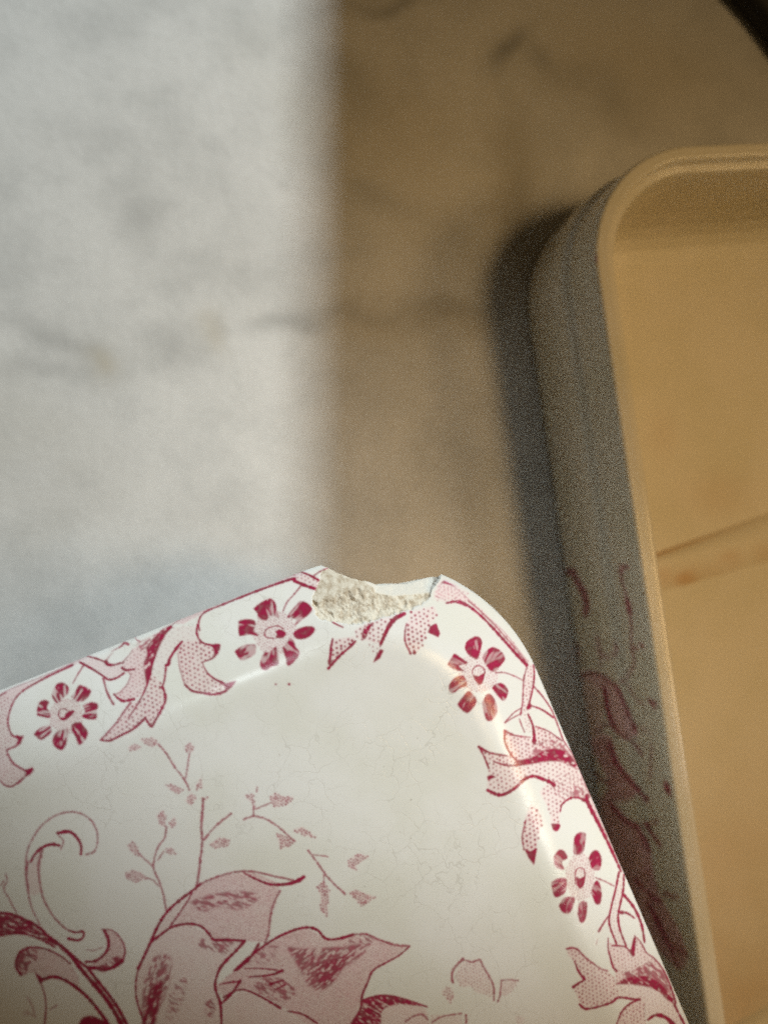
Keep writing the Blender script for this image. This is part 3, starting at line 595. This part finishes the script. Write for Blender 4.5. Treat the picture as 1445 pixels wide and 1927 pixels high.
thf = np.linspace(0, math.pi/2, int(R_*math.pi/2/FINE)+1)[1:-1]
thc = np.linspace(0, math.pi/2, 24)[1:-1]
# outline as (centre, outward normal) pairs; order: top edge (b=0) from far a to corner, arc, right edge (a=0), far end ...
cen, nor = [], []
for a in sa[::-1]: cen.append((a, R_)); nor.append((0, -1))
i_arc0 = len(cen)
for t in thf: cen.append((R_, R_)); nor.append((-math.sin(t), -math.cos(t)))
i_arc1 = len(cen)
for b in sb: cen.append((R_, b)); nor.append((-1, 0))
for t in thc: cen.append((R_, L_-R_)); nor.append((-math.cos(t), math.sin(t)))
for a in sa: cen.append((a, L_-R_)); nor.append((0, 1))
for t in thc: cen.append((W_-R_, L_-R_)); nor.append((math.sin(t), math.cos(t)))
for b in sb[::-1]: cen.append((W_-R_, b)); nor.append((1, 0))
for t in thc: cen.append((W_-R_, R_)); nor.append((math.cos(t), -math.sin(t)))
cen = np.array(cen); nor = np.array(nor, float); NS = len(cen)

TR = np.arange(0.0, R_, FINE); TR = np.append(TR, R_)
def top_z(t):
    """height of the glazed top at inset t from the outline"""
    sl = math.tan(math.radians(22))
    tt_ = np.linspace(0, 0.02, 2001)
    s_ = sl*(1-smooth(0.0078, 0.0172, tt_)) + 0.0
    s_ = s_ + 2.2*np.clip(1-tt_/0.0011, 0, 1)**2
    z_ = np.concatenate([[0], np.cumsum(0.5*(s_[1:]+s_[:-1])*np.diff(tt_))])
    return np.interp(t, tt_, z_-z_[-1])
ZT = top_z(TR)
# chip: for each outline sample the insets where the glaze stops (tg), where the steep facet begins (tw) and of the broken outline (td)
glz = T('D', [(205,108),(265,135),(215,170),(190,230),(165,290),(150,330),(125,395),(120,450),(140,500),(165,565),(240,580),(330,590),(430,610),(500,605),(560,590),(650,570),(760,540),(870,510),(960,490),(1040,450),(1100,420),(1140,385),(1145,340),(1180,290),(1215,240),(1250,212)])
sil = T('D', [(200,108),(265,135),(315,165),(380,192),(440,215),(520,238),(580,240),(640,268),(690,278),(740,272),(830,268),(920,266),(1000,245),(1060,230),(1120,215),(1190,206),(1250,212)])
wht = T('D', [(200,108),(265,135),(315,166),(380,194),(440,220),(520,246),(580,260),(630,290),(650,335),(720,350),(800,364),(880,356),(1000,350),(1140,335),(1215,240),(1250,212)])
def to_thr(P, z):
    q = np.array([lid_ab(*unproj(p, z)[:2]) for p in P])
    v = q-np.array([R_, R_]); th = np.arctan2(-v[:, 0], -v[:, 1]); return th, R_-np.hypot(v[:, 0], v[:, 1]), q
arcpos = np.arctan2(-nor[:, 0], -nor[:, 1])
# position along the outline, measured as signed length from the start of the corner arc
sl_ = np.zeros(NS); sl_[:i_arc0] = -(cen[:i_arc0, 0]-R_); sl_[i_arc0:i_arc1] = arcpos[i_arc0:i_arc1]*R_; sl_[i_arc1:] = 1.0
def outline_profile(P, z):
    q = np.array([lid_ab(*unproj(p, z)[:2]) for p in P]); S = []; D = []
    for a, b in q:
        if a >= R_: S.append(-(a-R_)); D.append(b)
        else:
            v = np.array([a-R_, b-R_]); S.append(math.atan2(-v[0], -v[1])*R_); D.append(R_-np.hypot(*v))
    return np.array(S), np.array(D)
gS, gD = outline_profile(glz, LE+0.0030); sS, sD = outline_profile(sil, LE-0.0010); wS, wD = outline_profile(wht, LE+0.0005)
NT_ = len(TR)
A_ = cen[:, None, 0]+nor[:, None, 0]*(R_-TR[None, :]); B_ = cen[:, None, 1]+nor[:, None, 1]*(R_-TR[None, :])
Z_ = np.repeat(ZT[None, :], NS, 0)
# fracture region as a polygon in (S, inset): glaze edge below, silhouette above
ch = np.where((sl_ > -0.03) & (sl_ < 0.05))[0]; s0, s1 = ch[0], ch[-1]+1
Sg = np.repeat(sl_[s0:s1, None], NT_, 1); Tg = np.repeat(TR[None, :], s1-s0, 0)
# rough the traced edge
jx = 0.00035*(vnoise(Sg*1e3+50, Tg*1e3+50, 0.9, 21, 3)-0.5)*2; jy = 0.00035*(vnoise(Sg*1e3+90, Tg*1e3+90, 0.9, 22, 3)-0.5)*2
poly = np.concatenate([np.stack([gS, gD], 1), [[gS[-1], -0.004], [gS[0], -0.004]]])
ins = np.zeros(Sg.shape, bool); xs, ys = Sg+jx, Tg+jy
for (xa, ya), (xb2, yb2) in zip(poly, np.roll(poly, -1, 0)):
    if ya == yb2: continue
    ins ^= ((ya > ys) != (yb2 > ys)) & (xs < (xb2-xa)*(ys-ya)/(yb2-ya)+xa)
# distance (in metres) from the glaze edge polyline
dist = np.full(Sg.shape, 1.0); gp = np.stack([gS, gD], 1)
for p0, p1 in zip(gp[:-1], gp[1:]):
    v = p1-p0; l2 = v@v
    t_ = np.clip(((xs-p0[0])*v[0]+(ys-p0[1])*v[1])/l2, 0, 1)
    dist = np.minimum(dist, np.hypot(xs-p0[0]-t_*v[0], ys-p0[1]-t_*v[1]))
td = np.interp(sl_[s0:s1], sS, sD, left=0, right=0)+0.0002*(vnoise(sl_[s0:s1]*1e3+60, 0*sl_[s0:s1], 0.6, 31, 3)-0.5)
td = np.maximum(td, 0)*((sl_[s0:s1] > sS[0]) & (sl_[s0:s1] < sS[-1]))
tw = np.maximum(np.interp(sl_[s0:s1], wS, wD, left=0, right=0), td)*(td > 0)
rough = (vnoise(Sg*1e3+10, Tg*1e3+10, 1.1, 41, 4)-0.5)
zc = np.repeat(ZT[None, :], s1-s0, 0).copy()
depth = 0.0005*(1-np.exp(-dist/0.0002)) + 0.16*dist + 0.0006*rough*np.clip(dist/0.0006, 0, 1)
steep = 1.15*np.clip(tw[:, None]-Tg, 0, None)*np.clip((tw-td)/0.0006, 0, 1)[:, None]
tg = (Tg*ins).max(1); kk = np.ones(15)/15
tg = np.convolve(np.pad(tg, 7, mode='edge'), kk, 'valid'); zedge = np.interp(tg, TR, ZT)[:, None]
zfr = np.minimum(zc-0.00015, np.maximum(zc, zedge-0.0009)-depth-steep)
zc = np.where(ins, zfr, zc)
# everything outside the broken outline is pushed in to it and falls away steeply
cut = ins & (Tg < td[:, None])
kd = np.array([min(NT_-1, int(round(d/FINE))) for d in td])
zat = zc[np.arange(s1-s0), kd]
frac = np.where(td[:, None] > 0, (td[:, None]-Tg)/np.maximum(td[:, None], 1e-6), 0)
zc = np.where(cut, zat[:, None]-(1.7*td[:, None]+0.0002)*frac, zc)
Tn = np.where(cut, td[:, None]+0.0002*frac, Tg)
A_[s0:s1] = cen[s0:s1, None, 0]+nor[s0:s1, None, 0]*(R_-Tn); B_[s0:s1] = cen[s0:s1, None, 1]+nor[s0:s1, None, 1]*(R_-Tn); Z_[s0:s1] = zc
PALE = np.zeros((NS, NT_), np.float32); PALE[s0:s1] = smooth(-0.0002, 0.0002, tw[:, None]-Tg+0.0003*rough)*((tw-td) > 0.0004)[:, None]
FR = np.zeros((NS, NT_), bool); FR[s0:s1] = ins

lid = bpy.data.objects.new('ceramic_cover', None); COL.objects.link(lid)
base_c = lid_world(W_/2, L_/2, LZ-0.030)
lid.location = tuple(base_c)
tag(lid, 'chipped white ceramic lid printed with crimson flowers, raised above the marble', 'lid')
def lw(a, b, z): return lid_world(a, b, LZ+z)-base_c
VV = lw(A_, B_, Z_).reshape(-1, 3)
idx = np.arange(NS*NT_).reshape(NS, NT_); nx = np.roll(idx, -1, 0)
Q = np.stack([idx[:, :-1], idx[:, 1:], nx[:, 1:], nx[:, :-1]], -1)
frq = FR[:, :-1] & FR[:, 1:] & np.roll(FR, -1, 0)[:, 1:] & np.roll(FR, -1, 0)[:, :-1]
K1 = int(0.0125/FINE)
def sub(Qs):
    Qs = Qs.reshape(-1, 4); u, inv = np.unique(Qs, return_inverse=True); return u, inv.reshape(-1, 4)
rot_c = lid_world(W_/2, L_/2, 0.0)[:2]
def printed(o, Vloc):
    """ink of the transfer print at lid points; the unseen half repeats it turned by 180 degrees"""
    P = Vloc+base_c
    p = proj(P); inn = (p[:, 1] < 1935) & (p[:, 0] > -10)
    P2 = P.copy(); P2[:, :2] = 2*rot_c-P2[:, :2]
    p = np.where(inn[:, None], p, proj(P2))
    ink = sample(INK, p)[1]; tint = sample(TINT, p)[1]
    add_attr(o, 'ink', ink); add_attr(o, 'tint', tint)
def ringpart(name, mask, cols, mat, pr=True):
    Qs = Q[:, cols][mask[:, cols]]; u, f = sub(Qs)
    o = mesh_obj(name, VV[u], f, mat, lid)
    if pr: printed(o, VV[u])
    return o
ringpart('border', ~frq, slice(0, K1), M_LID)
# panel: inner part of the rings and the flat middle
Qs = Q[:, K1:][~frq[:, K1:]]; u, f = sub(Qs)
ga, gb = np.meshgrid(sa, sb, indexing='ij'); gv = lw(ga, gb, np.zeros_like(ga)).reshape(-1, 3)
gi = np.arange(gv.shape[0]).reshape(ga.shape)
gq = np.stack([gi[:-1, :-1], gi[:-1, 1:], gi[1:, 1:], gi[1:, :-1]], -1).reshape(-1, 4)
pv = np.vstack([VV[u], gv]); pf = np.vstack([f, gq[:, ::1]+len(u)])
def fix_up(v, fcs):
    a, b, c_ = v[fcs[:, 0]], v[fcs[:, 1]], v[fcs[:, 2]]
    nz_ = np.cross(b-a, c_-a)[:, 2]
    fcs = fcs.copy(); bad = nz_ < 0; fcs[bad] = fcs[bad][:, ::-1]; return fcs
pf = fix_up(pv, pf)
o = mesh_obj('top_panel', pv, pf, M_LID, lid); printed(o, pv)
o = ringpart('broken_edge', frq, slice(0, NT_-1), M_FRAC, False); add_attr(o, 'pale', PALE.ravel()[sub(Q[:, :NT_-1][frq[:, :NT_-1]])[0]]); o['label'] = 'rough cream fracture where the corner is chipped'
# side wall and lining
td_full = np.zeros(NS); td_full[s0:s1] = td
wall_prof = [(0.0, None), (0.0001, -0.0006), (0.0004, -0.003), (0.0010, -0.008), (0.0016, -0.015), (0.0019, -0.0235), (0.0024, -0.0237), (0.0045, -0.0237), (0.0050, -0.0232), (0.0052, -0.012), (0.0060, -0.003), (0.0110, 0.0005), (0.0160, 0.0025), (0.0240, 0.0026)]
cs = np.unique(np.concatenate([np.arange(0, NS, 12), np.arange(s0, s1, 3), np.where((np.abs(nor[:, 0]) > 1e-6) & (np.abs(nor[:, 1]) > 1e-6) & (np.arange(NS) > i_arc1))[0]])); n_c = len(cs)
rows = []
zlow = Z_[cs, 0]
for j, (t, z) in enumerate(wall_prof):
    tin = np.full(n_c, t); zz = np.full(n_c, ZT[0] if z is None else ZT[0]+z)
    if z is None: zz = zlow.copy()
    if j < 4:
        hit = td_full[cs] > 0
        zz = np.where(hit, np.minimum(zz, zlow-0.0008*j), zz)
    tin = np.where(td_full[cs] > 0, np.maximum(tin, td_full[cs]+0.0003+0.16*np.clip(-zz-0.004, 0, 1)), tin)
    rows.append(np.stack([cen[cs, 0]+nor[cs, 0]*(R_-tin), cen[cs, 1]+nor[cs, 1]*(R_-tin), zz], -1))
rows = np.array(rows)
def strip(name, r0, r1, mat):
    rr = rows[r0:r1]; v = lw(rr[..., 0], rr[..., 1], rr[..., 2]).reshape(-1, 3)
    i_ = np.arange(len(v)).reshape(rr.shape[:2]); jn = np.roll(i_, -1, 1)
    q = np.stack([i_[:-1], jn[:-1], jn[1:], i_[1:]], -1).reshape(-1, 4)
    return mesh_obj(name, v, q, mat, lid)
strip('side_wall', 0, 7, M_LINE); strip('foot_rim', 6, 9, M_LINE); strip('lining', 8, len(wall_prof), M_LINE)

# ------------------------------------------------------------------ open box base
BH = 0.040
e1, e2 = unproj((1133, 580), BH), unproj((1330, 1925), BH)
t1 = unproj((1440, 264), BH)
bd = (e2-e1)[:2]; bd /= np.linalg.norm(bd)            # along the long side, towards the viewer's bottom
ad = np.array([-bd[1], bd[0]])                        # along the short side, to the right
if ad[0] < 0: ad = -ad
q = np.linalg.solve(np.array([bd, ad]).T, t1[:2]-e1[:2]); bcor = e1[:2]+bd*q[0]
BW, BL, BR = 0.128, 0.252, 0.0285
base = bpy.data.objects.new('ceramic_box', None); COL.objects.link(base)
bo = np.array([*(bcor+ad*BW/2+bd*BL/2), 0.0]); base.location = tuple(bo)
tag(base, 'open cream ceramic box base with faint red print, lying on the marble', 'box')
def bwd(a, b, z): return np.stack([bcor[0]+a*ad[0]+b*bd[0], bcor[1]+a*ad[1]+b*bd[1], z], -1)-bo
def rr_outline(W, L, R, na, nt):
    c_, n__ = [], []
    for s in np.linspace(W-R, R, na): c_.append((s, R)); n__.append((0, -1))
    for t in np.linspace(0, math.pi/2, nt)[1:-1]: c_.append((R, R)); n__.append((-math.sin(t), -math.cos(t)))
    for s in np.linspace(R, L-R, na*3): c_.append((R, s)); n__.append((-1, 0))
    for t in np.linspace(0, math.pi/2, nt)[1:-1]: c_.append((R, L-R)); n__.append((-math.cos(t), math.sin(t)))
    for s in np.linspace(R, W-R, na): c_.append((s, L-R)); n__.append((0, 1))
    for t in np.linspace(0, math.pi/2, nt)[1:-1]: c_.append((W-R, L-R)); n__.append((math.sin(t), math.cos(t)))
    for s in np.linspace(L-R, R, na*3): c_.append((W-R, s)); n__.append((1, 0))
    for t in np.linspace(0, math.pi/2, nt)[1:-1]: c_.append((W-R, R)); n__.append((math.cos(t), -math.sin(t)))
    return np.array(c_, float), np.array(n__, float)
bc, bn = rr_outline(BW, BL, BR, 60, 60)
def densify(prof, step=0.0006):
    out = [prof[0]]
    for p0, p1 in zip(prof[:-1], prof[1:]):
        k_ = max(1, int(math.hypot(p1[0]-p0[0], p1[1]-p0[1])/step))
        for i in range(1, k_+1): out.append((p0[0]+(p1[0]-p0[0])*i/k_, p0[1]+(p1[1]-p0[1])*i/k_))
    return out
def swept(name, prof, mat, sweep_pts=None):
    rr = np.array([np.stack([bc[:, 0]+bn[:, 0]*(BR-t), bc[:, 1]+bn[:, 1]*(BR-t), np.full(len(bc), z)], -1) for t, z in prof])
    v = bwd(rr[..., 0], rr[..., 1], rr[..., 2]).reshape(-1, 3)
    i_ = np.arange(len(v)).reshape(rr.shape[:2]); jn = np.roll(i_, -1, 1)
    qd = np.stack([i_[:-1], jn[:-1], jn[1:], i_[1:]], -1).reshape(-1, 4)
    return mesh_obj(name, v, qd, mat, base), v
mm_ = lambda L0: [(a/1000, b/1000) for a, b in L0]
wall_o, wv_ = swept('outer_wall', densify(mm_([(4, 0.3), (1.5, 0.2), (-0.6, 0.6), (-1.8, 2.0), (-2.3, 5), (-2.4, 12), (-2.3, 21), (-2.0, 24.5), (-1.2, 26.2), (-0.5, 27.0), (-0.3, 28.2), (0, 38.3), (0.15, 39.2)])), M_DISH)
rim_o, rv_ = swept('rim', densify(mm_([(0.15, 39.2), (0.4, 39.7), (0.9, 40.0), (3.0, 40.0), (3.5, 39.8), (3.8, 39.2), (4.0, 38.3), (4.3, 37.9), (5.4, 37.8), (5.8, 37.5)]), 0.0003), M_DISH)
bowl_o, bv_ = swept('bowl', densify(mm_([(5.8, 37.5), (6.1, 36.5), (6.8, 28), (7.6, 18), (8.6, 12), (10.2, 8.6), (12.8, 6.4), (16.5, 5.3), (22, 5.0), (28.5, 5.0)])), M_BOWL)
# bowl floor: a plain grid inside
fa, fb = np.meshgrid(np.linspace(BR, BW-BR, 60), np.linspace(BR, BL-BR, 180), indexing='ij'); fv = bwd(fa, fb, np.full_like(fa, 0.005)).reshape(-1, 3)
gi = np.arange(len(fv)).reshape(fa.shape); fq = fix_up(fv, np.stack([gi[:-1, :-1], gi[:-1, 1:], gi[1:, 1:], gi[1:, :-1]], -1).reshape(-1, 4))
floor_o = mesh_obj('floor_panel', fv, fq, M_BOWL, base)

# red print on the base's wall
INK[:] = 0; TINT[:] = 0
for pts, w, w1, s in (([(225,310),(290,290),(340,380),(380,450),(400,540),(390,600)], 12, 12, .75), ([(640,275),(690,262)], 8, 8, .8), ([(650,290),(655,370)], 6, 5, .7), ([(690,480),(715,600)], 10, 9, .8), ([(655,350),(690,480),(715,600),(725,720),(725,850),(745,950),(690,1060),(600,1120)], 4, 5, .7), ([(735,860),(810,820)], 5, 7, .7),
                     ([(325,830),(335,940),(320,1020)], 10, 8, .6), ([(480,770),(490,860),(520,905),(610,890),(610,810)], 7, 8, .55), ([(510,900),(490,1000)], 4, 4, .5), ([(320,1060),(420,1030),(520,1060),(620,1140),(690,1290),(760,1440)], 9, 6, .8), ([(530,1150),(560,1330),(620,1450)], 10, 6, .9), ([(700,1120),(760,1220),(830,1270)], 4, 4, .5),
                     ([(860,1230),(890,1260)], 10, 10, .8), ([(470,1450),(560,1400),(640,1470),(740,1530),(800,1620)], 8, 6, .7), ([(560,1540),(620,1690),(720,1820),(840,1950)], 10, 10, .8), ([(420,1600),(460,1760),(560,1830)], 8, 8, .7), ([(870,1560),(860,1800)], 5, 5, .5), ([(970,1830),(1000,1900)], 10, 12, .85), ([(800,1440),(880,1480)], 6, 6, .6)):
    line('J', pts, w, w1, s)
fill('J', [(330,1060),(480,1050),(600,1130),(690,1290),(770,1470),(640,1480),(540,1300),(500,1150)], .7, 6, 1.5, .5); fill('J', [(400,1500),(560,1480),(640,1680),(760,1850),(700,1950),(520,1950),(560,1830),(460,1620)], .8, 6, 2, .7)
fill('J', [(320,1080),(470,1120),(520,1380),(400,1480),(350,1250)], .35, 8, 1.5, .3)
fill('K', [(-300,-50),(0,50),(150,200),(270,300),(330,500),(420,850),(560,1100),(640,1350),(580,1460),(400,1300),(250,1000),(0,500),(-300,200)], .75, 7, 2.2, .6)
for pts in ([(0,60),(100,190),(250,240),(390,210)], [(170,230),(300,380),(330,480)], [(200,700),(350,850),(420,880)], [(300,250),(420,420)], [(380,1050),(500,1250),(640,1340)], [(450,820),(560,860)], [(300,900),(420,1100),(560,1430)]):
    line('K', pts, 8, 7, .8)
INK = np.clip(blur(INK, 2), 0, 1); TINT = np.clip(blur(TINT, 3), 0, 1)
def wall_print(o, v):
    p = proj(v+bo)
    loc = (v[:, :2]) @ ad
    vis = loc < -0.02
    ink = sample(INK, p)[1]*vis; tint = sample(TINT, p)[1]*vis
    # unseen far side: repeat turned by 180 degrees
    v2 = v.copy(); v2[:, :2] *= -1; p2 = proj(v2+bo); v_ = loc > 0.02
    ink = np.maximum(ink, sample(INK, p2)[1]*v_); tint = np.maximum(tint, sample(TINT, p2)[1]*v_)
    add_attr(o, 'ink', np.clip(ink*1.1, 0, 1)); add_attr(o, 'tint', np.clip(tint*1.5, 0, 1))
wall_print(wall_o, wv_)
pr = proj(rv_+bo); add_attr(rim_o, 'ink', 0.75*np.exp(-((pr[:, 0]-1121)**2+(pr[:, 1]-486)**2)/40)*(rv_[:, 2] < 0.0398)); add_attr(rim_o, 'tint', np.zeros(len(rv_)))
# stains inside
def stains(o, v):
    p = proj(v+bo); x, y = p[:, 0], p[:, 1]; s = np.zeros(len(v))
    for cx_, cy_, rx_, ry_, k_ in ((1410, 1870, 140, 180, .3), (1400, 1650, 150, 200, .2), (1360, 930, 70, 40, .18), (1245, 820, 26, 44, .16)):
        s = np.maximum(s, k_*np.exp(-((x-cx_)/rx_)**2-((y-cy_)/ry_)**2))
    add_attr(o, 'stain', s*(0.6+0.8*vnoise(x+4000, y+4000, 60, 77)))
stains(bowl_o, bv_); stains(floor_o, fv)
# low ridges across the floor
def ridge(name, up0, up1, lo0, lo1, cr0, cr1, h):
    n_ = 60; t = np.linspace(-0.35, 1.9, n_)[:, None]
    u_ = unproj(up0, .005)+t*(unproj(up1, .005)-unproj(up0, .005)); l_ = unproj(lo0, .005)+t*(unproj(lo1, .005)-unproj(lo0, .005)); c_ = unproj(cr0, .005)+t*(unproj(cr1, .005)-unproj(cr0, .005))
    # keep inside the bowl
    rws = []
    for f_, z in ((0, -.0006), (.25, .35), (.5, .75), (.8, 1), (1, 1)):
        rws.append(u_*(1-f_)+c_*f_+np.array([0, 0, 1])*(h*z if z > 0 else z))
    for f_, z in ((.3, .95), (.6, .7), (.85, .3), (1, -.0006)):
        rws.append(c_*(1-f_)+l_*f_+np.array([0, 0, 1])*(h*z if z > 0 else z))
    R3 = np.array(rws); loc_a = (R3[..., :2]-bcor) @ ad
    R3[..., 2] += np.maximum(0, (0.0125-loc_a))*0.2
    v = (R3.reshape(-1, 3)-bo)
    i_ = np.arange(len(v)).reshape(R3.shape[:2])
    fq_ = fix_up(v, np.stack([i_[:-1, :-1], i_[:-1, 1:], i_[1:, 1:], i_[1:, :-1]], -1).reshape(-1, 4))
    keep = (loc_a.reshape(-1)[fq_].min(1) > 0.0075) & (loc_a.reshape(-1)[fq_].max(1) < BW-0.0075)
    uu, ff = np.unique(fq_[keep], return_inverse=True)
    o_ = mesh_obj(name, v[uu], ff.reshape(-1, 4), M_BOWL, base)
    p = proj(v[uu]+bo); s = np.zeros(len(uu))
    for cx_, cy_, rx_, ry_, k_ in ((1290, 1090, 26, 16, .75), (1250, 1085, 22, 18, .4), (1375, 1050, 26, 14, .4), (1330, 1075, 60, 20, .22), (1440, 1040, 30, 20, .3)):
        s = np.maximum(s, k_*np.exp(-((p[:, 0]-cx_)/rx_)**2-((p[:, 1]-cy_)/ry_)**2))
    # grime caught along the upper foot of the ridge
    ul, ur = proj(unproj(up0, .005)), proj(unproj(up1, .005))
    yl = ul[1]+(ur[1]-ul[1])*(p[:, 0]-ul[0])/(ur[0]-ul[0])
    s = np.maximum(s, .9*np.exp(-((p[:, 1]-yl-5)/5)**2))
    add_attr(o_, 'stain', s)
ridge('ridge', (1237, 1036), (1445, 958), (1246, 1118), (1445, 1062), (1240, 1062), (1445, 1010), 0.0016)
ridge('ridge', (1330, 1952), (1445, 1885), (1330, 2030), (1445, 1990), (1330, 1985), (1445, 1935), 0.0016)

# ------------------------------------------------------------------ black cord at the top right
c0, c1 = unproj((1362, -60), 0.004), unproj((1468, 62), 0.004)
pts = [c0+(c1-c0)*t+np.array([0.0012*math.sin(3*t), 0, 0]) for t in np.linspace(-1.2, 2.2, 40)]
ring = []
for i, p in enumerate(pts):
    d_ = pts[min(i+1, 39)]-pts[max(i-1, 0)]; d_ /= np.linalg.norm(d_); s_ = np.cross(d_, [0, 0, 1]); s_ /= np.linalg.norm(s_)
    for t in np.linspace(0, 2*math.pi, 17)[:-1]: ring.append(p+0.0041*(math.cos(t)*s_+math.sin(t)*np.array([0, 0, 1])))
ring = np.array(ring); i_ = np.arange(len(ring)).reshape(40, 16); jn = np.roll(i_, -1, 1)
cord = mesh_obj('cord', ring, np.stack([i_[:-1], jn[:-1], jn[1:], i_[1:]], -1).reshape(-1, 4), M_BLACK)
tag(cord, 'thick black cord lying across the marble beyond the box base', 'cord')
